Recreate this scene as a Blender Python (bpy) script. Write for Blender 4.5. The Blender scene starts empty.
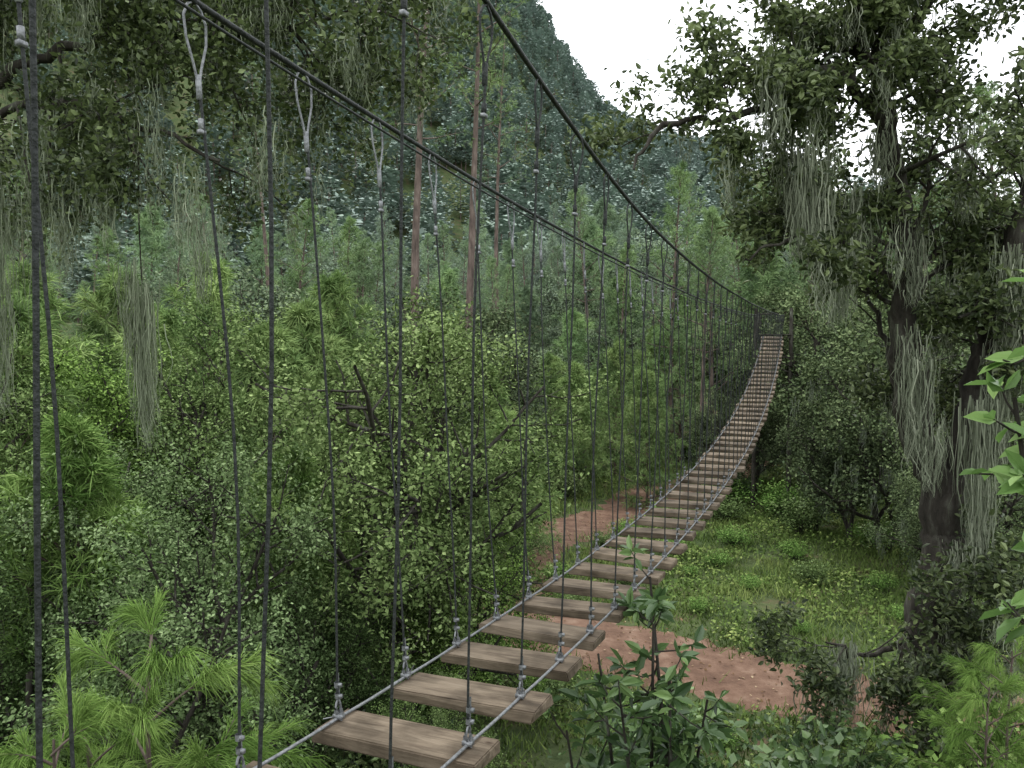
import bpy, math, numpy as np, bmesh
from mathutils import Vector, Matrix
R=np.random.default_rng(7)
scene=bpy.context.scene
def nrm(a):
    a=np.asarray(a,float); return a/(np.linalg.norm(a,axis=-1,keepdims=True)+1e-9)
def sst(a,b,x):
    t=np.clip((np.asarray(x,float)-a)/(b-a),0,1); return t*t*(3-2*t)
def W(a,e,d): return np.array([a*d,d,e*d])      # bearing ratio, elevation ratio, distance -> world
# ------------------------------------------------------------ materials
def newmat(name):
    m=bpy.data.materials.new(name); m.use_nodes=True; nt=m.node_tree; nt.nodes.clear()
    out=nt.nodes.new('ShaderNodeOutputMaterial'); return m,nt,out
def N(nt,t,**k):
    n=nt.nodes.new(t)
    for a,b in k.items(): setattr(n,a,b)
    return n
def ramp(nt,fac,stops):
    r=N(nt,'ShaderNodeValToRGB'); el=r.color_ramp.elements
    el[0].position=stops[0][0]; el[0].color=(*stops[0][1],1)
    el[1].position=stops[-1][0]; el[1].color=(*stops[-1][1],1)
    for p,c in stops[1:-1]:
        e=el.new(p); e.color=(*c,1)
    nt.links.new(fac,r.inputs['Fac']); return r.outputs['Color']
HAZE=(0.34,0.41,0.39)  # aerial haze painted into leaf colours, stronger on farther trees via object alpha
def leafmat(name,stops,transl=0.,rough=0.6,spec=0.15):
    m,nt,out=newmat(name); L=nt.links.new
    at=N(nt,'ShaderNodeAttribute',attribute_name='tint')
    col=ramp(nt,at.outputs['Fac'],stops)
    oi=N(nt,'ShaderNodeObjectInfo')
    mul=N(nt,'ShaderNodeMix',data_type='RGBA',blend_type='MULTIPLY'); mul.inputs[0].default_value=1
    L(col,mul.inputs[6]); L(oi.outputs['Color'],mul.inputs[7])
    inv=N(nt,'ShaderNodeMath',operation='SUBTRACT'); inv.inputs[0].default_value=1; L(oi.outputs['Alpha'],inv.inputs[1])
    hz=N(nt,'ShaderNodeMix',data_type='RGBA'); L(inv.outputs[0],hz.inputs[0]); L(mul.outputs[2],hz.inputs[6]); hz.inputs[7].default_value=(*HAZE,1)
    if spec>.2:
        p=N(nt,'ShaderNodeBsdfPrincipled'); p.inputs['Roughness'].default_value=rough; p.inputs['Specular IOR Level'].default_value=spec
        L(hz.outputs[2],p.inputs['Base Color'])
    else:
        p=N(nt,'ShaderNodeBsdfDiffuse'); L(hz.outputs[2],p.inputs['Color'])
    if transl>0:
        t=N(nt,'ShaderNodeBsdfTranslucent'); L(hz.outputs[2],t.inputs['Color'])
        mx=N(nt,'ShaderNodeMixShader'); mx.inputs[0].default_value=transl
        L(p.outputs[0],mx.inputs[1]); L(t.outputs[0],mx.inputs[2]); L(mx.outputs[0],out.inputs[0])
    else: L(p.outputs[0],out.inputs[0])
    return m
def noisemat(name,stops,scale=(1,1,1),nscale=5,detail=6,rough=0.85,bump=0.3,dist=0.0,metal=0,spec=0.3,bd=.02):
    m,nt,out=newmat(name); L=nt.links.new
    tc=N(nt,'ShaderNodeTexCoord'); mp=N(nt,'ShaderNodeMapping'); mp.inputs['Scale'].default_value=scale
    L(tc.outputs['Object'],mp.inputs[0]); vec=mp.outputs[0]
    n=N(nt,'ShaderNodeTexNoise'); n.inputs['Scale'].default_value=nscale; n.inputs['Detail'].default_value=detail; n.inputs['Roughness'].default_value=0.65; n.inputs['Distortion'].default_value=dist
    L(vec,n.inputs['Vector'])
    col=ramp(nt,n.outputs['Fac'],stops)
    p=N(nt,'ShaderNodeBsdfPrincipled'); p.inputs['Roughness'].default_value=rough; p.inputs['Metallic'].default_value=metal; p.inputs['Specular IOR Level'].default_value=spec
    L(col,p.inputs['Base Color'])
    b=N(nt,'ShaderNodeBump'); b.inputs['Strength'].default_value=bump; b.inputs['Distance'].default_value=bd
    L(n.outputs['Fac'],b.inputs['Height']); L(b.outputs[0],p.inputs['Normal'])
    L(p.outputs[0],out.inputs[0]); return m
M={}
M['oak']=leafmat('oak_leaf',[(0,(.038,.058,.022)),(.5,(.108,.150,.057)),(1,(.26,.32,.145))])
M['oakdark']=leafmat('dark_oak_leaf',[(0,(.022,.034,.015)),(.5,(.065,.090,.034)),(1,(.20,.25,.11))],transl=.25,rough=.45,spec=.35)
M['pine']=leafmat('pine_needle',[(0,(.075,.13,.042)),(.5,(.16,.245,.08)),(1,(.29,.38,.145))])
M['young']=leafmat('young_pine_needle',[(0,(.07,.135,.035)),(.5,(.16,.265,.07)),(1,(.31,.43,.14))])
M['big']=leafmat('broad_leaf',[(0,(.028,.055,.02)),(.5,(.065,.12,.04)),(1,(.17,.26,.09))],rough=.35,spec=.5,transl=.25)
M['bright']=leafmat('bright_leaf',[(0,(.08,.15,.04)),(.5,(.16,.28,.08)),(1,(.30,.44,.16))],rough=.4,spec=.4,transl=.4)
M['grass']=leafmat('grass_blade',[(0,(.06,.10,.028)),(.5,(.135,.20,.055)),(1,(.27,.32,.11))])
M['far']=leafmat('far_canopy_leaf',[(0,(.075,.115,.055)),(.5,(.11,.16,.08)),(1,(.155,.21,.105))])
M['moss']=leafmat('spanish_moss_strand',[(0,(.10,.115,.08)),(.5,(.19,.215,.16)),(1,(.33,.355,.28))])
M['bark']=noisemat('oak_bark',[(.3,(.012,.010,.008)),(.5,(.038,.033,.027)),(.62,(.07,.068,.055)),(.75,(.20,.22,.17))],(1,1,.3),6,9,.95,1.0,bd=.05)
M['pbark']=noisemat('pine_bark',[(.3,(.05,.038,.033)),(.55,(.14,.105,.09)),(.75,(.26,.21,.18))],(1,1,.25),6,8,.95,1.0)
M['steel']=noisemat('dark_steel_rope',[(.3,(.012,.014,.014)),(.7,(.04,.044,.043))],(1,1,1),60,3,.6,.5,spec=.2)
M['galv']=noisemat('galvanised_steel',[(.3,(.10,.105,.11)),(.7,(.27,.28,.29))],(1,1,1),50,4,.5,.3,metal=.5)
M['dirt']=noisemat('dirt',[(.3,(.075,.042,.029)),(.45,(.135,.078,.052)),(.56,(.18,.108,.074)),(.7,(.26,.18,.13))],(1,1,1),1.7,14,.95,1.,bd=.08)
# ------------------------------------------------------------ mesh accumulation
class Acc:
    def __init__(s): s.v=[];s.q=[];s.m=[];s.t=[];s.n=0
    def add(s,V,Q,mi,t=.5):
        V=np.asarray(V,float).reshape(-1,3); Q=np.asarray(Q,int).reshape(-1,4)
        s.v.append(V); s.q.append(Q+s.n); s.m.append(np.full(len(Q),mi)); s.t.append(np.broadcast_to(np.asarray(t,float),(len(V),)).copy()); s.n+=len(V)
    def tube(s,pts,rad,sides=6,mi=0,t=.5):
        P=np.asarray(pts,float); n=len(P); rad=np.broadcast_to(np.asarray(rad,float),(n,))
        T=np.gradient(P,axis=0); T=nrm(T)
        ref=np.array([0,0,1.]) if abs(T[:,2]).mean()<.8 else np.array([1.,0,0])
        A=nrm(np.cross(T,ref)); B=np.cross(T,A)
        an=np.arange(sides)*2*math.pi/sides
        V=P[:,None]+rad[:,None,None]*(A[:,None]*np.cos(an)[None,:,None]+B[:,None]*np.sin(an)[None,:,None])
        i=np.arange(n-1)[:,None]; j=np.arange(sides)[None]; k=(j+1)%sides
        Q=np.stack([i*sides+j,i*sides+k,(i+1)*sides+k,(i+1)*sides+j],-1)
        s.add(V,Q,mi,t)
    def box(s,c,ax,ay,az,mi=0):
        c=np.asarray(c,float); V=[c+x*np.asarray(ax)+y*np.asarray(ay)+z*np.asarray(az) for z in(-1,1) for y in(-1,1) for x in(-1,1)]
        s.add(V,[[0,2,3,1],[4,5,7,6],[0,1,5,4],[2,6,7,3],[0,4,6,2],[1,3,7,5]],mi)
    def leaves(s,C,L,mi,rng,up=.7,width=.3,tint=.5,tv=.2,big=False,outdir=None,droop=0.):
        n=len(C)
        nn=nrm(rng.normal(0,.7,(n,3))+np.array([0,0,up])); d=rng.normal(0,1,(n,3))
        if outdir is not None: d=d*.35+outdir
        d[:,2]-=droop
        d=nrm(d-nn*(d*nn).sum(1,keepdims=True)); sd=np.cross(nn,d)
        L=(L*rng.uniform(.6,1.3,n))[:,None]; w=L*width
        t=np.clip(np.asarray(tint)+rng.normal(0,tv,n),0,1)
        if big:
            f=nn*w*.35
            V=np.stack([C,C+d*L*.35+sd*w+f,C+d*L*.72+sd*w*.75+f-nn*L*.03,C+d*L-nn*L*.12,C+d*L*.72-sd*w*.75+f-nn*L*.03,C+d*L*.35-sd*w+f],1)
            b=np.arange(n)[:,None]*6; Q=np.concatenate([b+np.array([0,1,2,3]),b+np.array([0,3,4,5])]); s.add(V,Q,mi,np.repeat(t,6))
        else:
            V=np.stack([C,C+d*L*.5+sd*w,C+d*L,C+d*L*.5-sd*w+nn*w*.3],1)
            s.add(V,np.arange(n*4).reshape(-1,4),mi,np.repeat(t,4))
    def tufts(s,C,D,k,L,w,mi,rng,spread=.7,droop=.15,tint=.5,tv=.15):
        n=len(C); C=np.repeat(C,k,0); D=np.repeat(nrm(D),k,0); m=n*k
        d=nrm(D+rng.normal(0,spread,(m,3))); L=(L*rng.uniform(.7,1.15,m))[:,None]
        sd=nrm(np.cross(d,rng.normal(0,1,(m,3))))*w
        mid=C+d*L*.55; tip=C+d*L-np.array([0,0,1])*L*droop
        V=np.stack([C-sd*.5,C+sd*.5,mid+sd*.5,mid-sd*.5,tip+sd*.12,tip-sd*.12],1)
        b=np.arange(m)[:,None]*6; Q=np.concatenate([b+np.array([0,1,2,3]),b+np.array([3,2,4,5])])
        tt=np.clip(np.repeat(np.broadcast_to(tint,(n,)),k)+rng.normal(0,tv,m),0,1)
        s.add(V,Q,mi,np.repeat(tt,6))
    def moss(s,P,Ln,mi,rng,w=.012,wav=.04):
        n=len(P); K=6; h=np.linspace(0,1,K)
        ph=rng.uniform(0,6.28,(n,1)); a=np.minimum(wav,Ln*.12)[:,None]*rng.uniform(.4,1.8,(n,1)); fr=rng.uniform(3,9,(n,1))
        X=P[:,None,:].repeat(K,1)
        X[:,:,2]-=Ln[:,None]*h
        X[:,:,0]+=a*np.sin(ph+fr*h)*h**.5; X[:,:,1]+=a*np.cos(ph*1.7+fr*h)*h**.5
        an=rng.uniform(0,3.14,n); sd=np.stack([np.cos(an),np.sin(an),0*an],1)[:,None]*(w*rng.uniform(.4,1.4,n))[:,None,None]*(1-h*.85)[None,:,None]
        V=np.stack([X-sd,X+sd],2)
        i=np.arange(n)[:,None]*K*2+np.arange(K-1)[None]*2
        Q=np.stack([i,i+1,i+3,i+2],-1)
        t=np.clip(rng.normal(.5,.22,n),0,1); s.add(V,Q,mi,np.repeat(t,K*2))
    def mossclump(s,c,n,L,spread,mi,rng,w=.010):
        h0=L*rng.uniform(0,1,n)**1.4*.8; ax=rng.normal(0,.04,2)
        P=np.asarray(c)+rng.normal(0,1,(n,3))*np.array([spread,spread,.04])*(1-.75*h0/L)[:,None]
        P[:,2]-=h0; P[:,:2]+=ax*(h0/L)[:,None]
        s.moss(P,np.minimum((L-h0)*rng.uniform(.5,1.1,n),.45*L+.1),mi,rng,w)
    def mesh(s,name,mats,smooth=()):
        V=np.concatenate(s.v); Q=np.concatenate(s.q); mi=np.concatenate(s.m); t=np.concatenate(s.t)
        me=bpy.data.meshes.new(name); me.vertices.add(len(V)); me.vertices.foreach_set('co',V.ravel())
        me.loops.add(len(Q)*4); me.loops.foreach_set('vertex_index',Q.ravel().astype(np.int32))
        me.polygons.add(len(Q)); me.polygons.foreach_set('loop_start',(np.arange(len(Q))*4).astype(np.int32))
        me.polygons.foreach_set('material_index',mi.astype(np.int32))
        if len(smooth): me.polygons.foreach_set('use_smooth',np.isin(mi,list(smooth)))
        for m in mats: me.materials.append(m)
        a=me.attributes.new('tint','FLOAT','POINT'); a.data.foreach_set('value',t.astype(np.float32))
        me.update(calc_edges=True); return me
def obj(name,me,loc=(0,0,0),rz=0,sc=1,parent=None,color=(1,1,1,1)):
    o=bpy.data.objects.new(name,me); scene.collection.objects.link(o); o.location=loc; o.rotation_euler=(0,0,rz)
    o.scale=(sc,sc,sc) if np.isscalar(sc) else sc; o.color=color
    if parent is not None: o.parent=parent
    return o
def empty(name):
    o=bpy.data.objects.new(name,None); scene.collection.objects.link(o); return o
# ------------------------------------------------------------ growing
def perp(d,ang,az):
    d=nrm(d); ref=np.array([0,0,1.]) if abs(d[2])<.9 else np.array([1.,0,0])
    a=nrm(np.cross(d,ref)); b=np.cross(d,a)
    return nrm(d*math.cos(ang)+(a*math.cos(az)+b*math.sin(az))*math.sin(ang))
def grow(acc,rng,p,d,L,r,lv,sp,tips):
    ns=max(3,6-lv); pts=[np.asarray(p,float)]; ds=[nrm(d)]
    for i in range(ns):
        d=nrm(ds[-1]+rng.normal(0,sp['w'],3)+np.array([0,0,sp['up'][min(lv,len(sp['up'])-1)]])); ds.append(d); pts.append(pts[-1]+d*L/ns)
    last=lv>=len(sp['n'])
    rad=np.linspace(r,r*(.3 if last else .5),ns+1)
    acc.tube(pts,rad,[8,6,4,3,3][min(lv,4)],0)
    if last:
        for i in range(1,ns+1): tips.append((pts[i],ds[i]))
        return
    for k in range(sp['n'][lv]):
        t=rng.uniform(sp['t0'][lv],1)*ns; i=min(int(t),ns-1); f=t-i
        q=pts[i]*(1-f)+pts[i+1]*f
        grow(acc,rng,q,perp(ds[i],math.radians(rng.uniform(*sp['ang'])),rng.uniform(0,6.28)),L*sp['lr']*rng.uniform(.75,1.2)*(1.15-.35*t/ns),max(rad[i]*.62,.004),lv+1,sp,tips)
def tipleaves(acc,tips,k,sig,L,mi,rng,**kw):
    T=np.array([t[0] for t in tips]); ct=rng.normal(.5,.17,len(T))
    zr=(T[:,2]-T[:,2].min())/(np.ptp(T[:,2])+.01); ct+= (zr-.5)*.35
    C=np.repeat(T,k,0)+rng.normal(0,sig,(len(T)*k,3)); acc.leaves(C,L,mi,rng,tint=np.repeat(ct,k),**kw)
def oak(seed,H=7,lean=0.,leafL=.085,k=30,mat='oak',n=(8,6,4),moss=0,stems=3,sig=.13,spread=.5,up=(.05,.08,.05,0)):
    rng=np.random.default_rng(seed); acc=Acc(); tips=[]
    for st in range(stems):
        a=rng.uniform(0,6.28)
        d=nrm([math.cos(a)*spread*.4+lean,math.sin(a)*spread*.4,1])
        sp=dict(n=n,t0=(.22,.25,.2),ang=(30,75),lr=.48,w=.13,up=up)
        grow(acc,rng,np.array([math.cos(a)*.12,math.sin(a)*.12,-.3]),d,H*rng.uniform(.65,.85),.035+H*.011,0,sp,tips)
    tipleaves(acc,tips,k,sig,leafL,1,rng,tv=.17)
    if moss:
        for i in rng.integers(0,len(tips),moss): acc.mossclump(tips[i][0],30,1.0,.12,2,rng,.012)
    return acc.mesh('oak_%d'%seed,[M['bark'],M[mat],M['moss']],(0,))
def pine(seed,H=16,c0=.45,spread=2.6,L=.26,w=.012,k=16,mat='pine',nb=46,lean=.02,r=.2,droop=.1,sub=6,bmat='pbark'):
    rng=np.random.default_rng(seed); acc=Acc(); ns=12
    pts=[np.array([0,0,-.4])]; d=nrm([lean,0,1])
    for i in range(ns): d=nrm(d+rng.normal(0,.016,3)); pts.append(pts[-1]+d*(H+.4)/ns)
    P=np.array(pts); acc.tube(P,np.linspace(r,r*.12,ns+1),8,0)
    C=[];D=[];T=[]
    for b in range(nb):
        f=c0+(1-c0)*((b+rng.uniform(0,1))/nb); x=f*ns; i=min(int(x),ns-1); q=P[i]*(1-(x-i))+P[i+1]*(x-i)
        az=b*2.4+rng.uniform(-.5,.5); g=(f-c0)/(1-c0)
        bl=spread*(1-g)**.75*(.55+.45*min(1,g*5+.3))*rng.uniform(.5,1.25)+.25
        d=nrm([math.cos(az),math.sin(az),.25+.7*g+rng.normal(0,.12)]); bp=[q]
        for s in range(5): d=nrm(d+np.array([0,0,.07])+rng.normal(0,.08,3)); bp.append(bp[-1]+d*bl/5)
        acc.tube(bp,np.linspace(.012+.012*bl,.005,6),4,0)
        ct=rng.normal(.45,.14)+g*.15
        for s in range(1,6):
            if s>=2 or g>.6 or bl<.8:
                C.append(bp[s]);D.append(d);T.append(ct)
            for m in range(sub if s>=2 else (sub//2 if c0<.2 else 0)):
                e=perp(d,math.radians(rng.uniform(25,75)),rng.uniform(0,6.28)); e[2]+=.15; sl=bl*rng.uniform(.08,.24)+.05
                c=bp[s]-d*rng.uniform(0,bl/5)+e*sl; C.append(c);D.append(e+np.array([0,0,.25]));T.append(ct+rng.normal(0,.08))
                if m%2==0: acc.tube([bp[s],c],[.006,.003],3,0)
    C.append(P[-1]);D.append(np.array([0,0,1.]));T.append(.6)
    acc.tufts(np.array(C),np.array(D),k,L,w,1,rng,droop=droop,tint=np.array(T))
    return acc.mesh('pine_%d'%seed,[M[bmat],M[mat]],(0,))
def plumepine(seed,H=4.2,nb=20):
    rng=np.random.default_rng(seed); acc=Acc(); P=np.stack([np.zeros(9),np.zeros(9),np.linspace(-.3,H,9)],1)+rng.normal(0,.02,(9,3)); acc.tube(P,np.linspace(.04,.01,9),7,0)
    C=[];D=[];T=[]
    for b in range(nb):
        g=(b+rng.uniform(0,1))/nb; z=H*(.35+.64*g); az=b*2.4+rng.uniform(-.4,.4); bl=(1.25*(1-g)**.7+.35)*rng.uniform(.7,1.2)
        d=nrm([math.cos(az),math.sin(az),.55+.6*g]); q=[np.array([0,0,z])]
        for s in range(12):
            d=nrm(d+np.array([0,0,-.085*(1-g*.5)])+rng.normal(0,.035,3)); q.append(q[-1]+d*bl/12)
        acc.tube(q,np.linspace(.012,.005,13),5,0); ct=rng.normal(.5,.14)
        for s in range(5,13):
            for m in range(3): C.append(q[s]-d*rng.uniform(0,bl/12));D.append(d*.95+rng.normal(0,.1,3));T.append(ct+(s-9)*.04)
        for m in range(2):
            s=int(rng.integers(4,9)); e=nrm(perp(d,math.radians(rng.uniform(30,55)),rng.uniform(0,6.28))+np.array([0,0,.3])); qq=[q[s]]
            for t in range(6): e=nrm(e+np.array([0,0,-.08])); qq.append(qq[-1]+e*bl*.07)
            acc.tube(qq,.005,4,0)
            for t in range(2,7):
                for mm in range(3): C.append(qq[t]-e*rng.uniform(0,.04));D.append(e);T.append(ct)
    acc.tufts(np.array(C),np.array(D),9,.24,.0045,1,rng,spread=.33,droop=.35,tint=np.array(T),tv=.12)
    return acc.mesh('plumepine_%d'%seed,[M['pbark'],M['young']],(0,))
def shrub(seed,H=1.2,leafL=.09,mat='oak',k=10,n=200):
    rng=np.random.default_rng(seed); acc=Acc(); T=[]
    for i in range(n):
        a=rng.uniform(0,6.28); e=nrm([math.cos(a)*rng.uniform(.1,1),math.sin(a)*rng.uniform(.1,1),rng.uniform(.4,1.2)])
        q=e*H*rng.uniform(.4,1.15); T.append((q,e))
        if i%4==0: acc.tube([[0,0,-.1],q*.5+[0,0,.05],q],[.015,.009,.004],3,0)
    tipleaves(acc,T,k,.1,leafL,1,rng)
    return acc.mesh('shrub_%d'%seed,[M['bark'],M[mat]],(0,))
def farTree(seed,H=12,n=420,cone=False):
    rng=np.random.default_rng(seed); acc=Acc()
    u=rng.uniform(.0,1,n)
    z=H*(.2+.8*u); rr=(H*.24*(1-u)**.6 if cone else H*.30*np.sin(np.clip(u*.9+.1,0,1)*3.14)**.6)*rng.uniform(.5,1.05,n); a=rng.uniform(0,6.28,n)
    C=np.stack([rr*np.cos(a),rr*np.sin(a),z],1)
    acc.tube([[0,0,-1],[0,0,H*.8]],[.22,.08],4,0)
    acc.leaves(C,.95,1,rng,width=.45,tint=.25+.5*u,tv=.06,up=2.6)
    return acc.mesh('fartree_%d'%seed,[M['pbark'],M['far']])
# ------------------------------------------------------------ terrain
def vnoise(x,y,s,seed):
    x=np.asarray(x)/s;y=np.asarray(y)/s
    return (np.sin(x*1.7+seed+1.3*np.sin(y*1.1+seed*2))+np.sin(y*2.1-seed+1.2*np.sin(x*1.3+seed)))*.5
def g(x,y):
    x=np.asarray(x,float);y=np.asarray(y,float); r=np.sqrt(x*x+y*y)
    base=-6.5-1.3*(1-sst(-8,2,x))+ .12*vnoise(x,y,2.5,1)*sst(4,9,r)
    base=base+sst(28,95,r)*9.5*(y>0)+ sst(28,95,r)*3*(y<=0)
    base=-1.75+(base+1.75)*sst(1.2,6.5,y)
    t=x/np.maximum(y,1e-3); t=np.where(y>0,t,1)
    e=np.interp(t,[-.6,-.15,.02,.07,.12,.22,.4,.8],[.56,.50,.37,.29,.23,.195,.15,.10])
    hill=sst(100,440,r)*440*e*(1+.06*vnoise(x,y,60,3)*sst(110,200,r)+.02*vnoise(x,y,22,5))
    return base+hill
PATH=np.array([(26,9.3),(14,11.4),(9,13.1),(5.5,14.6),(2.5,16.2),(-.4,18.8),(-.6,21.5),(.9,25),(3.2,29),(6.5,33),(12,38)])
def resample(P,n):
    d=np.r_[0,np.cumsum(np.linalg.norm(np.diff(P,axis=0),axis=1))]; s=np.linspace(0,d[-1],n)
    Q=np.stack([np.interp(s,d,P[:,0]),np.interp(s,d,P[:,1])],1)
    k=np.ones(19)/19
    for c in range(2):
        q=np.pad(Q[:,c],9,mode='edge'); Q[:,c]=np.convolve(q,k,'valid')
    return Q
NP=320; PP=resample(PATH,NP)
def pathdist(x,y):
    return np.sqrt(((np.stack([x,y],-1)[...,None,:]-PP[::2])**2).sum(-1)).min(-1)
rs=0.6*np.power(1.042,np.arange(206)); na=300
an=np.arange(na)*2*math.pi/na
X=np.concatenate([[0],(rs[:,None]*np.cos(an)).ravel()]);Y=np.concatenate([[0],(rs[:,None]*np.sin(an)).ravel()])
acc=Acc(); V=np.stack([X,Y,g(X,Y)],1)
i=np.arange(len(rs)-1)[:,None];j=np.arange(na)[None];k=(j+1)%na
Q=np.stack([1+i*na+j,1+(i+1)*na+j,1+(i+1)*na+k,1+i*na+k],-1).reshape(-1,4)
jj=np.arange(0,na,2); Q0=np.stack([0*jj,1+jj,1+(jj+1)%na,1+(jj+2)%na],1)
acc.add(V,np.concatenate([Q,Q0]),0)
m,nt,out=newmat('forest_floor'); Lk=nt.links.new
tc=N(nt,'ShaderNodeTexCoord'); n1=N(nt,'ShaderNodeTexNoise'); n1.inputs['Scale'].default_value=.6; n1.inputs['Detail'].default_value=12; n1.inputs['Roughness'].default_value=.72
Lk(tc.outputs['Object'],n1.inputs['Vector'])
c=ramp(nt,n1.outputs['Fac'],[(.3,(.035,.055,.022)),(.45,(.06,.085,.034)),(.55,(.085,.105,.045)),(.66,(.12,.085,.055))])
p=N(nt,'ShaderNodeBsdfPrincipled'); p.inputs['Roughness'].default_value=.95; p.inputs['Specular IOR Level'].default_value=.1; Lk(c,p.inputs['Base Color'])
n2=N(nt,'ShaderNodeTexNoise'); n2.inputs['Scale'].default_value=6; n2.inputs['Detail'].default_value=8; Lk(tc.outputs['Object'],n2.inputs['Vector'])
b=N(nt,'ShaderNodeBump'); b.inputs['Strength'].default_value=.9; b.inputs['Distance'].default_value=.1; Lk(n2.outputs['Fac'],b.inputs['Height']); Lk(b.outputs[0],p.inputs['Normal']); Lk(p.outputs[0],out.inputs[0])
obj('ground',acc.mesh('ground',[m],(0,)))
T=nrm(np.gradient(PP,axis=0)); S=np.stack([T[:,1],-T[:,0]],1); K=15
w1=1.45+.3*np.sin(np.arange(NP)*.17)+R.normal(0,.13,NP); w2=1.45+.3*np.sin(np.arange(NP)*.13+2)+R.normal(0,.13,NP); off=np.linspace(-1,1,K)
wo=np.where(off[None]<0,off[None]*w1[:,None],off[None]*w2[:,None])
XY=PP[:,None]+S[:,None]*wo[:,:,None]
Z=g(XY[...,0],XY[...,1])+.06-.09*np.abs(off)**3
acc=Acc(); i=np.arange(NP-1)[:,None];j=np.arange(K-1)[None]
acc.add(np.concatenate([XY,Z[...,None]],-1),np.stack([i*K+j,(i+1)*K+j,(i+1)*K+j+1,i*K+j+1],-1),0)
obj('dirt_path',acc.mesh('dirt_path',[M['dirt']],(0,)))
# ------------------------------------------------------------ grass
acc=Acc(); n=105000
gx=R.uniform(-4,18,n); gy=R.uniform(10,38,n); pd=np.concatenate([pathdist(gx[a:a+5000],gy[a:a+5000]) for a in range(0,n,5000)])
keep=(pd>1.2+R.normal(0,.28,n)+.25*vnoise(gx,gy,.5,3))&(vnoise(gx,gy,1.3,2)+vnoise(gx,gy,.4,8)*.5>-.7+R.uniform(-.3,.3,n)); gx=gx[keep];gy=gy[keep]; n=len(gx)
C=np.stack([gx,gy,g(gx,gy)],1); h=(R.uniform(.07,.24,n)*(1+.5*vnoise(gx,gy,1.1,4)))[:,None]; ly=R.normal(0,.5,(n,3)); ly[:,2]=1; a_=R.uniform(0,6.28,n); sd=np.stack([np.cos(a_),np.sin(a_),0*a_],1)*.015
V=np.stack([C-sd,C+sd,C+ly*h+sd*.2,C+ly*h-sd*.2],1)
acc.add(V,np.arange(n*4).reshape(-1,4),0,np.repeat(np.clip(.48+.3*vnoise(gx,gy,1.5,6)+R.normal(0,.15,n),0,1),4))
n=60000; gx=R.uniform(-4,18,n); gy=R.uniform(10,36,n); pd=np.concatenate([pathdist(gx[a:a+5000],gy[a:a+5000]) for a in range(0,n,5000)]); keep=(pd>1.4)&(vnoise(gx,gy,.9,11)+.4*vnoise(gx,gy,.3,1)>-.25); gx=gx[keep];gy=gy[keep]
hh=.06+.4*R.uniform(0,1,len(gx))*np.clip(.4+.6*vnoise(gx,gy,1.4,9),.1,1)
acc.leaves(np.stack([gx,gy,g(gx,gy)+hh],1),.10,0,R,up=1.,width=.33,tint=.40+.22*vnoise(gx,gy,2.,3)+hh*.4)
obj('grass',acc.mesh('grass',[M['grass']]))
acc=Acc(); ii=R.integers(0,NP,2200); o_=R.normal(0,1.0,2200); q=PP[ii]+S[ii]*o_[:,None]
acc.leaves(np.stack([q[:,0],q[:,1],g(q[:,0],q[:,1])+.075],1),.08,0,R,up=3,tint=.5,tv=.3)
obj('fallen_leaves',acc.mesh('fallen_leaves',[leafmat('dry_leaf',[(0,(.07,.04,.025)),(.5,(.17,.105,.06)),(1,(.40,.31,.2))])]))
# ------------------------------------------------------------ tree library
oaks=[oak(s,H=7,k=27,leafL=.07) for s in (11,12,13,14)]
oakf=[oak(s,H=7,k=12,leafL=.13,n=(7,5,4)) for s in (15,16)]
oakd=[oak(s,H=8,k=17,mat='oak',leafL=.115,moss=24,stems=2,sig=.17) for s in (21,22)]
pines=[pine(31,18,.4,3.2,k=10,w=.022,L=.3,nb=36,sub=5),pine(32,15,.3,3.0,k=10,w=.022,L=.3,nb=36,sub=5),pine(33,17,.5,2.8,k=10,w=.022,L=.3,nb=34,sub=5)]
tallp=[pine(41,27,.56,3.4,nb=26,k=12,r=.24,lean=.03,sub=4,w=.018),pine(42,26,.60,3.0,nb=22,k=12,r=.22,lean=.035,sub=4,w=.018)]
yp=[pine(51,6,.08,2.0,L=.32,w=.016,k=15,mat='young',nb=46,r=.07,droop=.2,sub=5),pine(52,8,.1,2.6,L=.32,w=.018,k=15,mat='young',nb=46,r=.09,droop=.2,sub=5)]
pl=[plumepine(61),plumepine(62)]
shr=[shrub(71),shrub(72,1.0,.08,'young'),shrub(73,1.3,.11,'big')]
far=[farTree(81),farTree(82,cone=True),farTree(83,10)]
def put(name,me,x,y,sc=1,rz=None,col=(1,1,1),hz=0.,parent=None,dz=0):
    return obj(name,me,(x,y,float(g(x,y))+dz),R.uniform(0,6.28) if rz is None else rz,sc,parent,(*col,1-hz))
def pu(name,me,u,y,Hm,top,**k):
    x=u*y; z=float(g(x,y)); return put(name,me,x,y,(top-z)/Hm,**k)
OL=(1.15,1.2,1.1); DK=(.52,.62,.55); MD=(.9,.98,.85); YG=(1.1,1.32,.8); SG=(.98,1.06,1.12)
for (u,y,t,kk,c) in [(-.185,14,.25,0,OL),(-.36,9.5,-2.2,1,SG),(-.55,17,-.1,2,YG),(-.60,10.5,-2.8,3,DK),
    (-.37,19,-.3,1,MD),(-.095,13.5,-3.0,3,YG),(-.47,13,-1.9,0,SG),
    (-.245,11,-3.5,2,DK),(-.065,10,-4.7,1,MD),(-.18,8.6,-4.3,3,(.7,.8,.62)),(-.02,16.5,-3.9,0,DK),(-.70,14,-.9,1,MD)]:
    pu('oak_tree',oaks[kk],u,y,6.6,t,col=c)
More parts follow.
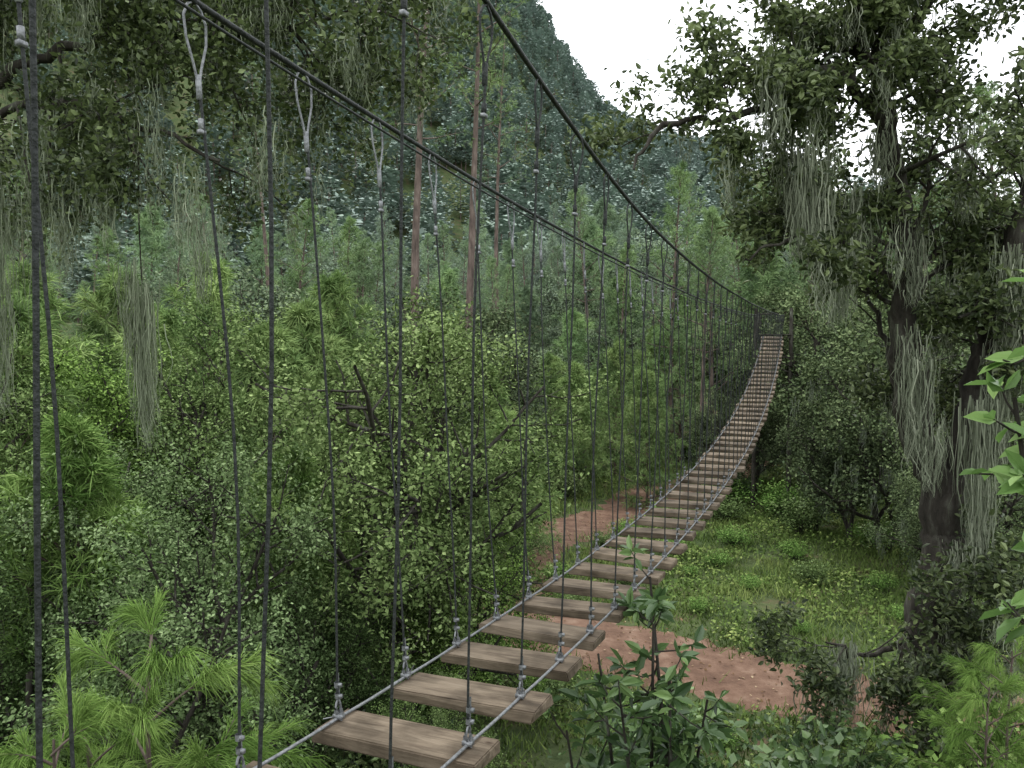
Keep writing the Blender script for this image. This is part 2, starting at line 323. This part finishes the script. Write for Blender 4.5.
for (u,y,t,kk,c) in [(-.11,26,1.4,0,.5),(.43,29,2.0,0,.8),(.47,24,.3,1,.7),(.36,38,3.4,1,.8),(.55,25,2.5,0,.75),(.63,20,-.5,1,.75),(.27,38,2.,0,.9),(.38,26.5,-2.2,1,.65),(.50,33,4,1,.85),(.25,31.5,-2.0,0,.65),(.56,19,-2.9,0,.7),(.43,25,-1.7,0,.6),(.30,33,-1.4,1,.7)]:
    pu('moss_oak_tree',oakd[kk],u,y,7.4,t,col=(c,c*1.02,c),hz=.05)
for (u,y,t,kk) in [(.0,22.5,-2.2,0),(.05,34,-.8,1),(-.04,25,-1.1,0),(.085,33,-1.2,0),(.13,36,-.2,1),(.18,40,.4,0),(-.5,25,1.8,1),(-.38,27,2.4,1),(.17,31,-1.4,0),(.45,36,3,1),(-.60,23,1.6,0),(-.27,24,.7,0),(-.45,21,.5,1),(-.285,12.6,-2.0,0),(-.54,12.2,-1.5,0),(-.63,16.5,.5,1),(-.30,20,.0,0),(-.22,27,1.8,1)]:
    bb=R.uniform(.8,1.05); pu('young_pine_tree',yp[kk],u,y,6 if kk==0 else 8,t,col=(1.05*bb,bb,.95*bb) if y>15 else (.8,.82,.8),hz=.09 if y>15 else 0)
put('pine_tree',tallp[0],-.125*33,33,1,rz=0.2,hz=.08); put('pine_tree',tallp[1],-.065*34,34,1,rz=.0,hz=.08)
for (x,y,s) in [(-.02*55,55,.9),(-.30*58,58,.85)]: put('pine_tree',tallp[int(R.integers(0,2))],x,y,s,hz=.2)
for (u,y,t) in [(.20,38,6.8),(.13,43,6),(.30,44,9.5),(-.21,46,8),(-.28,40,6.3),(.25,36,6.8),(.40,40,10),(.52,36,10),(.63,33,10),(-.5,38,6.5),(-.62,34,6)]:
    pu('pine_tree',pines[int(R.integers(0,3))],u,y,16.5,t,hz=.14,col=(1.,1.05,.95))
F=empty('forest')
for q in range(165):
    y=34+80*R.uniform(0,1)**1.2; x=R.uniform(-.72,.6)*y
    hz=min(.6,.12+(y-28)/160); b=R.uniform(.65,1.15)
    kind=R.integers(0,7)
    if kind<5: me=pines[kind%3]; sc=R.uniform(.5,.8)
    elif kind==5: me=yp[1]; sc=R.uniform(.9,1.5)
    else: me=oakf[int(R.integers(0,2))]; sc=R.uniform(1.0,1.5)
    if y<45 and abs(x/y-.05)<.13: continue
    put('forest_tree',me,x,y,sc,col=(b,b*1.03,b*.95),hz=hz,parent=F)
for q in range(46):     # fill the valley floor behind the bridge
    y=40+62*(q/46.)+R.uniform(-2,2); x=R.uniform(-.09,.19)*y; hz=min(.6,.12+(y-28)/160); b=R.uniform(.6,1.1)
    me,sc=[(yp[1],R.uniform(.7,1.1)),(oakf[0],R.uniform(.8,1.1)),(pines[1],R.uniform(.45,.6)),(oakf[1],R.uniform(.8,1.2))][q%4]
    put('forest_tree',me,x,y,sc,col=(b,b*1.03,b*.95),hz=hz,parent=F)
U=empty('undergrowth')
for q in range(210):
    y=R.uniform(7,42); x=R.uniform(-.75,.7)*y
    d=float(pathdist(np.array([x]),np.array([y]))[0])
    if d<2.0 or (y<31 and -.03*y<x and x<.58*y and y>11): continue
    if y<13 and x>-.1*y and R.uniform()<.6: continue
    b=R.uniform(.6,1.25); put('bush',shr[int(R.integers(0,3))],x,y,R.uniform(.6,1.5),col=(b,b,b),parent=U)
for (x,y,s) in [(4.4,18.6,.35),(6.2,20.5,.45),(8.0,21,.6),(4.9,24,.6),(7.0,25,.7),(9.0,18,.45),(2.9,20.5,.5),(1.4,18.6,.5),(5.2,10.8,.5),(3.9,11.4,.45),(2.2,13.2,.6),(10.2,17.5,.6),(5.5,28,.9),(7.5,28,1.),(9.5,26,1.1),(.5,14,.8),(6.6,10.0,.4),(1.2,21.5,.6),(2.9,24.6,.6),(.2,24.5,.8),(3.4,12.6,.4),(6.5,17.6,.3),(5.0,22,.35),(11.2,24,1.),(9.8,29,1.3),(8.2,31,1.4),(6.0,23,.5),(8.4,23.5,.6),(3.8,26.5,.7),(9.6,20.5,.5)]:
    put('bush',shr[int(R.integers(0,2))],x,y,(s,s,s*R.uniform(.6,.9)),col=(.8,.88,.8),parent=U)
HF=empty('hill_forest')
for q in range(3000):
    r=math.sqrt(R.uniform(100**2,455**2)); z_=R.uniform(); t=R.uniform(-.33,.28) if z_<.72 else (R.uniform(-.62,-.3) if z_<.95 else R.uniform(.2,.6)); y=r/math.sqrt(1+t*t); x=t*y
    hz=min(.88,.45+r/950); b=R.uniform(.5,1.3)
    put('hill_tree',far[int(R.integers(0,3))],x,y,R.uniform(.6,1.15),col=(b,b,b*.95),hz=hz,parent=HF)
# ------------------------------------------------------------ near special trees
def fromlimbs(limbs,sp,Lr,rng,acc,tips,t0=.15,bias=(0,0,0)):
    for pts,r0,r1,cnt in limbs:
        P=np.array(pts,float); n=len(P); s=np.linspace(0,n-1,(n-1)*6+1)
        Q=np.stack([np.interp(s,np.arange(n),P[:,c]) for c in range(3)],1)
        for it in range(2): Q[1:-1]=(Q[:-2]+2*Q[1:-1]+Q[2:])/4
        Q[1:-1]+=rng.normal(0,.035,(len(Q)-2,3))
        rad=np.linspace(r0,r1,len(Q))*rng.uniform(.85,1.17,len(Q)); acc.tube(Q,rad,10,0)
        for c in range(cnt):
            i=int(rng.uniform(t0,1)*(len(Q)-1)); i=min(i,len(Q)-2); d=nrm(Q[i+1]-Q[i])
            grow(acc,rng,Q[i],nrm(perp(d,math.radians(rng.uniform(35,85)),rng.uniform(0,6.28))+np.array(bias)),rng.uniform(*Lr),max(.012,rad[i]*.35) if rad[i]<.1 else .04,1,sp,tips)
rng=np.random.default_rng(5); acc=Acc(); tips=[]
D=12.
limbs=[([W(.548,-.56,D),W(.545,-.46,D),W(.525,-.38,D),W(.55,-.28,D),W(.54,-.19,D),W(.505,-.10,D),W(.50,-.04,D)],.36,.24,0),
 ([W(.505,-.08,D),W(.485,.01,D),W(.495,.10,D-.2),W(.475,.18,D-.3),W(.46,.27,D-.5),W(.43,.36,D-.6),W(.42,.5,D-.5)],.22,.08,20),
 ([W(.545,-.22,D),W(.57,-.12,D),W(.585,-.03,D-.1),W(.61,.03,D-.2),W(.62,.12,D-.4),W(.66,.22,D-.6),W(.70,.4,D-.8)],.25,.10,17),
 ([W(.462,.26,D-.5),W(.40,.335,D-.8),W(.34,.31,D-1.),W(.27,.265,D-1.2),W(.19,.27,D-1.3),W(.15,.21,D-1.4)],.09,.02,15),
 ([W(.485,.06,D),W(.42,.12,D-.5),W(.35,.13,D-.9),W(.29,.10,D-1)],.05,.015,6),
 ([W(.44,.32,D-.5),W(.50,.40,D-.8),W(.56,.47,D-1)],.08,.03,10),
 ([W(.54,-.22,D),W(.50,-.13,D+.4),W(.475,-.02,D+.6),W(.44,.06,D+.8)],.09,.03,4),
 ([W(.55,-.30,D),W(.60,-.30,D-.3),W(.66,-.27,D-.5)],.08,.03,5),
 ([W(.54,-.36,D),W(.46,-.41,D-.4),W(.40,-.385,D-.7)],.06,.015,4),
 ([W(.54,-.38,D),W(.60,-.42,D-.7),W(.65,-.43,D-1)],.06,.015,5)]
sp=dict(n=(0,5,4),t0=(0,.25,.2),ang=(30,70),lr=.5,w=.16,up=(0,.02,0,-.03))
fromlimbs(limbs,sp,(.8,1.7),rng,acc,tips)
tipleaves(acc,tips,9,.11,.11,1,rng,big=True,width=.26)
for i in range(110):
    q=tips[int(rng.integers(0,len(tips)))][0]; acc.mossclump(q,34,rng.uniform(.4,1.2),.09,2,rng,.008)
for (u,e,d,Lm,n) in [(.36,.24,11.0,1.6,300),(.345,.25,11.1,1.1,180),(.38,.19,11.0,1.3,200),(.43,.19,11.3,1.1,160),(.5,.14,11.6,1.2,150),(.505,-.02,11.6,1.6,230),(.59,-.07,11.3,2.6,320),(.61,-.0,11.3,1.9,220),(.43,-.385,11.4,1.3,230),(.42,-.39,11.3,.9,120),(.5,.02,11.7,1.,120),(.53,-.1,11.4,1.1,130),(.62,.12,11.2,1.7,220),(.62,-.40,11,.9,120),(.41,.12,11.2,1.2,150),(.29,.26,10.6,.6,80),(.56,.27,11,1.4,160),(.57,-.25,11.4,1.,120),(.46,.26,11.2,1.,120)]:
    acc.mossclump(W(u,e,d),n,Lm,.14,2,rng,.009)
obj('mossy_oak_tree',acc.mesh('mossy_oak',[M['bark'],M['oakdark'],M['moss']],(0,)),color=(1.05,1.05,1.,1))
rng=np.random.default_rng(9); acc=Acc(); tips=[]; D=8.
limbs=[([(-7.6,9,float(g(-7.6,9))-.3),(-7.7,9,-4),(-7.4,8.9,0),(-6.9,8.6,2.6),(-6.4,8.2,5)],.3,.14,6),
 ([(-7.1,8.8,1.5),W(-.66,.30,D),W(-.55,.36,D),W(-.42,.38,D-.2),W(-.30,.37,D-.4),W(-.20,.40,D-.5)],.07,.02,26),
 ([(-7.2,8.9,.9),W(-.68,.27,D),W(-.57,.29,D-.3),W(-.47,.27,D-.5),W(-.36,.22,D-.5)],.05,.015,15),
 ([(-6.6,8.4,3.8),W(-.6,.48,D),W(-.42,.46,D-.3),W(-.27,.45,D-.4),W(-.15,.42,D-.2)],.08,.02,26)]
sp=dict(n=(0,5,4),t0=(0,.2,.2),ang=(30,75),lr=.5,w=.15,up=(0,-.07,-.1,-.1))
fromlimbs(limbs,sp,(.6,1.2),rng,acc,tips,bias=(0,0,-.15))
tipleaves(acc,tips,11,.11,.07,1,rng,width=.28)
for i in range(150):
    q=tips[int(rng.integers(0,len(tips)))][0]; acc.mossclump(q,28,rng.uniform(.3,.9),.07,2,rng,.004)
for (u,e,d,Lm,n,s_) in [(-.46,.07,7.6,1.6,360,.08),(-.475,.10,7.6,1.0,150,.08),(-.64,.2,7.4,1.6,240,.12),(-.58,.28,7.3,1.1,150,.12),(-.5,.26,7.4,1.0,140,.12),(-.40,.22,7.2,.8,100,.1),(-.30,.28,7.0,.7,80,.1),(-.64,.05,7.6,1.2,140,.08),(-.385,.16,7.3,.9,120,.07),(-.2,.38,7.2,.6,80,.1),(-.55,.2,7.3,1.,130,.1),(-.44,.27,7.3,.9,100,.1)]:
    acc.mossclump(W(u,e,d),n,Lm,s_,2,rng,.0045)
acc.tube([W(-.46,.27,7.5),W(-.462,.15,7.6),W(-.46,.06,7.6)],[.01,.008,.005],4,0)
acc.tube([W(-.64,.27,7.5),W(-.642,.15,7.6),W(-.64,.05,7.6)],[.01,.008,.005],4,0)
obj('mossy_oak_tree',acc.mesh('mossy_oak_l',[M['bark'],M['oakdark'],M['moss']],(0,)),color=(.95,.98,.88,1))
def sapling(name,base,tops,leafL,mat,seed,nt_=26,rad=.35,k=8,lw=.2):
    rng=np.random.default_rng(seed); acc=Acc(); C=[];Dd=[];ct=[]
    for tp in tops:
        tp=np.array(tp); mid=(np.array(base)*.45+tp*.55)+rng.normal(0,.08,3); acc.tube([base,mid,tp],[.03,.02,.008],6,0)
        for i in range(nt_):
            f=rng.uniform(.0,1); s=tp+(mid-tp)*f*.75; e=nrm(rng.normal(0,1,3)+np.array([0,0,.5])); q=s+e*rad*rng.uniform(.35,1.)
            acc.tube([s,(s+q)/2+[0,0,-.02],q],[.007,.005,.003],4,0)
            for a in range(k):
                az=a*2.4+rng.uniform(0,.6); o=nrm(np.array([math.cos(az),math.sin(az),rng.uniform(-.3,.5)])+e*.5)
                C.append(q-e*rng.uniform(0,.08));Dd.append(o);ct.append(rng.normal(.5,.14))
    acc.leaves(np.array(C),leafL,1,rng,big=True,width=lw,outdir=np.array(Dd),tint=np.array(ct),droop=.1,up=.9)
    obj(name,acc.mesh(name,[M['bark'],M[mat]],(0,)))
sapling('broadleaf_sapling',(1.0,5.6,float(g(1.,5.6))-.2),[W(.175,-.30,5.3),W(.11,-.40,5.2),W(.20,-.42,5.0),W(.14,-.47,4.9),W(.07,-.50,5.3),W(.25,-.46,5.3),W(.18,-.36,5.2)],.135,'big',3,18,.34,8)
sapling('bright_leaf_sapling',(2.6,3.2,float(g(2.6,3.2))-.2),[(1.92,3.0,.02),(1.92,3.05,-.22),(2.05,3.0,.15)],.13,'bright',4,10,.20,5,.2)
for (x,y,s,rz,kk) in [(-2.55,5.5,1.05,0,0),(-3.35,6.2,.95,1,1),(-1.95,5.3,.80,2,1),(-3.3,5.4,.86,3,0),(5.0,8.2,.70,1,0),(5.6,8.8,.74,4,1),(-2.9,4.9,.82,5,1)]:
    put('pine_sapling',pl[kk],x,y,s,rz=rz,col=(.85,.86,.75))
# ------------------------------------------------------------ the bridge
B=empty('suspension_bridge')
LAT=np.array([.9285,-.3714,0]); FE=29.6
def Zd(F): return -2.06+np.where(F<11,.0064,.0066)*(F-11)**2
def cen(F): return np.array([-1.815+.4*F-(.001*(F-10)**2 if F>10 else 0),F,float(Zd(F))])
def Zl(y): return np.interp(y,[-1,2.8,3.5,4.6,5.5,7.9,10,13.8,18,24,31],[1.75,1.22,1.16,1.07,1.0,.88,.80,.72,.70,.76,.96])
def Zr(y): return np.interp(y,[-1,2.6,3.3,3.9,4.4,5,5.6,6.2,7.8,10,13.5,18,24,31],[2.45,1.47,1.28,1.18,1.08,.98,.90,.84,.74,.66,.62,.64,.74,.96])
Fs=3.36+.56*np.arange(-5,47); Fs[4]-=.03; Fs[3]-=.11; Fs[2]-=.11
wood,nt,out=newmat('weathered_plank'); Lk=nt.links.new
tc=N(nt,'ShaderNodeTexCoord'); oi=N(nt,'ShaderNodeObjectInfo'); mu=N(nt,'ShaderNodeMath',operation='MULTIPLY'); mu.inputs[1].default_value=80; Lk(oi.outputs['Random'],mu.inputs[0])
ad=N(nt,'ShaderNodeVectorMath',operation='ADD'); Lk(tc.outputs['Object'],ad.inputs[0]); Lk(mu.outputs[0],ad.inputs[1])
mp=N(nt,'ShaderNodeMapping'); mp.inputs['Scale'].default_value=(1.0,9,9); Lk(ad.outputs[0],mp.inputs[0])
n1=N(nt,'ShaderNodeTexNoise'); n1.inputs['Scale'].default_value=2.2; n1.inputs['Detail'].default_value=10; n1.inputs['Roughness'].default_value=.72; n1.inputs['Distortion'].default_value=.8; Lk(mp.outputs[0],n1.inputs['Vector'])
c1=ramp(nt,n1.outputs['Fac'],[(.28,(.045,.034,.024)),(.42,(.105,.080,.056)),(.56,(.165,.130,.093)),(.75,(.25,.205,.155))])
vo=N(nt,'ShaderNodeTexVoronoi'); vo.inputs['Scale'].default_value=3.2; mp2=N(nt,'ShaderNodeMapping'); mp2.inputs['Scale'].default_value=(1,1.9,1); Lk(ad.outputs[0],mp2.inputs[0]); Lk(mp2.outputs[0],vo.inputs['Vector'])
kn=ramp(nt,vo.outputs['Distance'],[(.03,(.28,.22,.18)),(.09,(1,1,1))])
n3=N(nt,'ShaderNodeTexNoise'); n3.inputs['Scale'].default_value=4.5; n3.inputs['Detail'].default_value=8; Lk(ad.outputs[0],n3.inputs['Vector'])
st=ramp(nt,n3.outputs['Fac'],[(.38,(.50,.49,.47)),(.58,(1,1,1))])
m1=N(nt,'ShaderNodeMix',data_type='RGBA',blend_type='MULTIPLY'); m1.inputs[0].default_value=1; Lk(c1,m1.inputs[6]); Lk(kn,m1.inputs[7])
m2=N(nt,'ShaderNodeMix',data_type='RGBA',blend_type='MULTIPLY'); m2.inputs[0].default_value=1; Lk(m1.outputs[2],m2.inputs[6]); Lk(st,m2.inputs[7])
pv=N(nt,'ShaderNodeMapRange'); pv.inputs[3].default_value=.75; pv.inputs[4].default_value=1.25; Lk(oi.outputs['Random'],pv.inputs[0])
m3=N(nt,'ShaderNodeVectorMath',operation='SCALE'); Lk(m2.outputs[2],m3.inputs[0]); Lk(pv.outputs[0],m3.inputs['Scale'])
p=N(nt,'ShaderNodeBsdfPrincipled'); p.inputs['Roughness'].default_value=.8; p.inputs['Specular IOR Level'].default_value=.2; Lk(m3.outputs[0],p.inputs['Base Color'])
b=N(nt,'ShaderNodeBump'); b.inputs['Strength'].default_value=.5; b.inputs['Distance'].default_value=.006; Lk(n1.outputs['Fac'],b.inputs['Height']); Lk(b.outputs[0],p.inputs['Normal']); Lk(p.outputs[0],out.inputs[0])
def plankmesh(seed):
    r=np.random.default_rng(seed); bm=bmesh.new(); hx,hy,hz=.385,.14,.027
    bmesh.ops.create_cube(bm,size=2)
    for v in bm.verts: v.co.x*=hx*r.uniform(.975,1.02); v.co.y*=hy*r.uniform(.95,1.04); v.co.z*=hz*r.uniform(.92,1.08)
    bmesh.ops.bevel(bm,geom=bm.edges[:],offset=.006,segments=2,affect='EDGES')
    me=bpy.data.meshes.new('plank'); bm.to_mesh(me); bm.free(); me.materials.append(wood); return me
pms=[plankmesh(s) for s in range(7)]
lft=[];rgt=[];tl=[];tr=[]
for n,f in enumerate(Fs):
    c=cen(f); c2=cen(f+.05); tan=nrm(c2-c); up=nrm(np.cross(LAT,tan))
    if up[2]<0: up=-up
    roll=R.normal(0,.022); yaw=R.normal(0,.018)
    a=nrm(LAT+up*roll+tan*yaw); t=nrm(np.cross(up,a)); u2=np.cross(a,t)
    o=obj('plank_%02d'%n,pms[n%7],parent=B)
    pc=c+LAT*(.01+R.normal(0,.016))-up*.035
    o.matrix_local=Matrix(((a[0],t[0],u2[0],pc[0]),(a[1],t[1],u2[1],pc[1]),(a[2],t[2],u2[2],pc[2]),(0,0,0,1)))
    lft.append(c-LAT*.325+up*.004); rgt.append(c+LAT*.31+up*.004)
    q=c-LAT*.47; tl.append(np.array([q[0],q[1],Zl(q[1])])); q=c+LAT*.40; tr.append(np.array([q[0],q[1],Zr(q[1])]))
ropes=Acc(); hw=Acc(); cl=Acc()
def ring(acc,c,ax,ay,rx,ry,r,n=14,mi=0):
    an=np.linspace(0,2*math.pi,n); acc.tube([np.asarray(c)+np.asarray(ax)*rx*math.cos(a)+np.asarray(ay)*ry*math.sin(a) for a in an],r,5,mi)
for side,(bt,tp) in enumerate(((lft,tl),(rgt,tr))):
    for n,(b0,t0) in enumerate(zip(bt,tp)):
        f=Fs[n]; near=f<12; d=nrm(t0-b0); tan=nrm(cen(f+.1)-cen(f)); Lr=np.linalg.norm(t0-b0)
        rr=.0058 if f<9 else .0065
        lo=b0+d*.05; loopL=.30 if side==0 else .26
        if Lr>.9:
            hi=t0-d*loopL
            s_=np.linspace(0,1,9); bow=tan*R.normal(0,.016)+LAT*R.normal(0,.014)
            ropes.tube([lo+(hi-lo)*s+bow*math.sin(s*3.14)+LAT*.004*math.sin(s*9+n) for s in s_],rr,6)
            sdv=nrm(tan+LAT*R.normal(0,.2)); hwid=.05
            prof=[(0,0),(.25,.35),(.55,.9),(.8,1.),(.95,.6),(1.03,0)]
            for sg in (-1,1): ropes.tube([hi+d*loopL*h+sdv*sg*hwid*w_ for h,w_ in prof],.0052,5,1 if side==0 and near else 0)
            if near:
                cc=hi
                ropes.tube([cc-d*.045,cc-d*.04,cc+d*.04,cc+d*.045],[.007,.0115,.0115,.007],8,1 if side==0 else 0)
                cc=hi-d*.13; ropes.tube([cc-d*.02,cc-d*.018,cc+d*.018,cc+d*.02],[.007,.011,.011,.007],8,1 if side==0 else 0)
                cc=hi-d*.16; hw.box(cc,sdv*.013,np.cross(sdv,d)*.010,d*.008)
        else:
            ropes.tube([lo,t0],rr,5)
        s=.95
        upv=nrm(np.cross(LAT,tan)); upv=upv if upv[2]>0 else -upv
        hw.box(b0+upv*.008,LAT*.022*s,tan*.02*s,upv*.010*s)
        for sx in(-1,1):
            q=b0+LAT*.014*sx; hw.tube([q-upv*.01,q+upv*.045],.005*s,5); hw.tube([q+upv*.018,q+upv*.032],.0105*s,6)
        if near:
            ring(hw,b0+d*.045,tan,d,.018,.035,.0055)
            for hh in(.10,.15): hw.tube([b0+d*(hh-.012),b0+d*(hh+.012)],.0125,7); hw.box(b0+d*hh+LAT*.012,LAT*.011,tan*.008,d*.008)
            hw.tube([b0+d*.06+tan*.012,b0+d*.20+tan*.011],.0045,5)
            e=nrm(R.normal(0,1,3)+np.array([0,0,-.3])); hw.tube([b0,b0+e*.03+tan*.02,b0+e*.07],.003,4)
def dense(P,k=4,sag=0):
    P=np.array(P); out_=[]
    for a,b_ in zip(P[:-1],P[1:]):
        for s in range(k): out_.append(a+(b_-a)*s/k-np.array([0,0,sag*math.sin(s/k*3.14)]))
    out_.append(P[-1]); return np.array(out_)
cl.tube(dense(lft,3,.004),.0075,6,0); cl.tube(dense(rgt,3,.004),.0075,6,0)
def maincable(side,dz=0,doff=0):
    ys=np.linspace(-.6,FE,70); P=[]
    for f in ys:
        q=cen(f)+LAT*((-.47+doff) if side==0 else (.40+doff)); P.append([q[0],q[1],(Zl(q[1]) if side==0 else Zr(q[1]))+dz])
    return P
def smooth(P,n=3):
    P=np.array(P)
    for i in range(n): P[1:-1]=(P[:-2]+P[1:-1]*2+P[2:])/4
    return P
ropes.tube(smooth(maincable(0)),.012,8); ropes.tube(smooth(maincable(1)),.012,8)
ropes.tube(smooth(maincable(0,-.06,.03)),.006,6); 
obj('suspender_and_main_cables',ropes.mesh('cables',[M['steel'],M['galv']],(0,1)),parent=B)
obj('cable_clamps',hw.mesh('clamps',[M['galv']]),parent=B)
obj('deck_cables',cl.mesh('deckcables',[M['galv']],(0,)),parent=B)
tw=Acc(); DIR=nrm([.37,1,0]); tc0=cen(FE); Zp=tc0[2]
for s in (0,1.9):
    for l in (-.62,.62):
        q=tc0+DIR*(s+.15)+LAT*l; gz=float(g(q[0],q[1])); tw.tube([[q[0],q[1],gz-.4],[q[0],q[1],Zp+(.95 if s==0 else .8)]],[.08,.06],10)
for s in np.arange(.05,2.1,.16): tw.box(tc0+DIR*s-np.array([0,0,.03]),LAT*.62,DIR*.07,np.array([0,0,.02]))
for l in(-.62,.62):
    tw.box(tc0+DIR*1.05+LAT*l+np.array([0,0,.45]),LAT*.02,DIR*.95,np.array([0,0,.03])); tw.box(tc0+DIR*1.05+LAT*l+np.array([0,0,.80]),LAT*.02,DIR*.95,np.array([0,0,.03]))
    tw.box(tc0+DIR*1.05+LAT*l*.9-np.array([0,0,.12]),LAT*.05,DIR*1.0,np.array([0,0,.06]))
tw.box(tc0+DIR*2.05+np.array([0,0,.80]),LAT*.62,DIR*.02,np.array([0,0,.03]))
for s in np.linspace(0.2,1.9,9):
    for l in(-.62,.62): tw.box(tc0+DIR*s+LAT*l+np.array([0,0,.40]),LAT*.008,DIR*.008,np.array([0,0,.40]))
obj('far_tower',tw.mesh('far_tower',[M['bark']]),parent=B)
ns=Acc()
for l in(-.47,.40):
    q=cen(-.6)+LAT*l; gz=float(g(q[0],q[1])); top=(Zl(q[1]) if l<0 else Zr(q[1])); ns.tube([[q[0],q[1],gz-.4],[q[0],q[1],top+.1]],[.1,.085],10)
for s in np.arange(-1.6,-.1,.3): ns.box(cen(.4)+np.array([.4,1,0])*s*.9,LAT*.45,DIR*.12,np.array([0,0,.02]))
obj('near_tower',ns.mesh('near_tower',[M['pbark']]),parent=B)
# ------------------------------------------------------------ light, sky, camera
w=bpy.data.worlds.new('World'); scene.world=w; w.use_nodes=True; nt=w.node_tree; nt.nodes.clear(); Lk=nt.links.new
sky=N(nt,'ShaderNodeTexSky',sky_type='NISHITA'); sky.sun_disc=False; sky.sun_elevation=math.radians(62); sky.sun_rotation=math.radians(-40)
tc=N(nt,'ShaderNodeTexCoord'); nn=N(nt,'ShaderNodeTexNoise'); nn.inputs['Scale'].default_value=2.5; nn.inputs['Detail'].default_value=3; Lk(tc.outputs['Generated'],nn.inputs['Vector'])
cc=ramp(nt,nn.outputs['Fac'],[(.3,(.90,.94,.98)),(.7,(.99,1,1))])
sc_=N(nt,'ShaderNodeVectorMath',operation='SCALE'); sc_.inputs['Scale'].default_value=20.5; Lk(cc,sc_.inputs[0])
mx=N(nt,'ShaderNodeMix',data_type='RGBA'); mx.inputs[0].default_value=.9; Lk(sky.outputs[0],mx.inputs[6]); Lk(sc_.outputs[0],mx.inputs[7])
bg=N(nt,'ShaderNodeBackground'); bg.inputs['Strength'].default_value=.13; Lk(mx.outputs[2],bg.inputs['Color'])
ow=N(nt,'ShaderNodeOutputWorld'); Lk(bg.outputs[0],ow.inputs[0])
sl=bpy.data.lights.new('sun','SUN'); sl.energy=1.5; sl.angle=math.radians(14); sl.color=(1,.97,.91)
so=bpy.data.objects.new('sun',sl); scene.collection.objects.link(so)
el=math.radians(62); az=math.radians(-40); dv=Vector((math.sin(az)*math.cos(el),math.cos(az)*math.cos(el),math.sin(el)))
so.rotation_euler=dv.to_track_quat('Z','Y').to_euler(); so.location=(0,0,30)
cam=bpy.data.cameras.new('camera'); cam.lens=28.125; cam.sensor_width=36; cam.clip_start=.05; cam.clip_end=6000
co=bpy.data.objects.new('camera',cam); scene.collection.objects.link(co); co.rotation_euler=(math.radians(90-3.15),0,0); scene.camera=co
scene.view_settings.view_transform='Standard'; scene.view_settings.look='None'; scene.view_settings.exposure=0
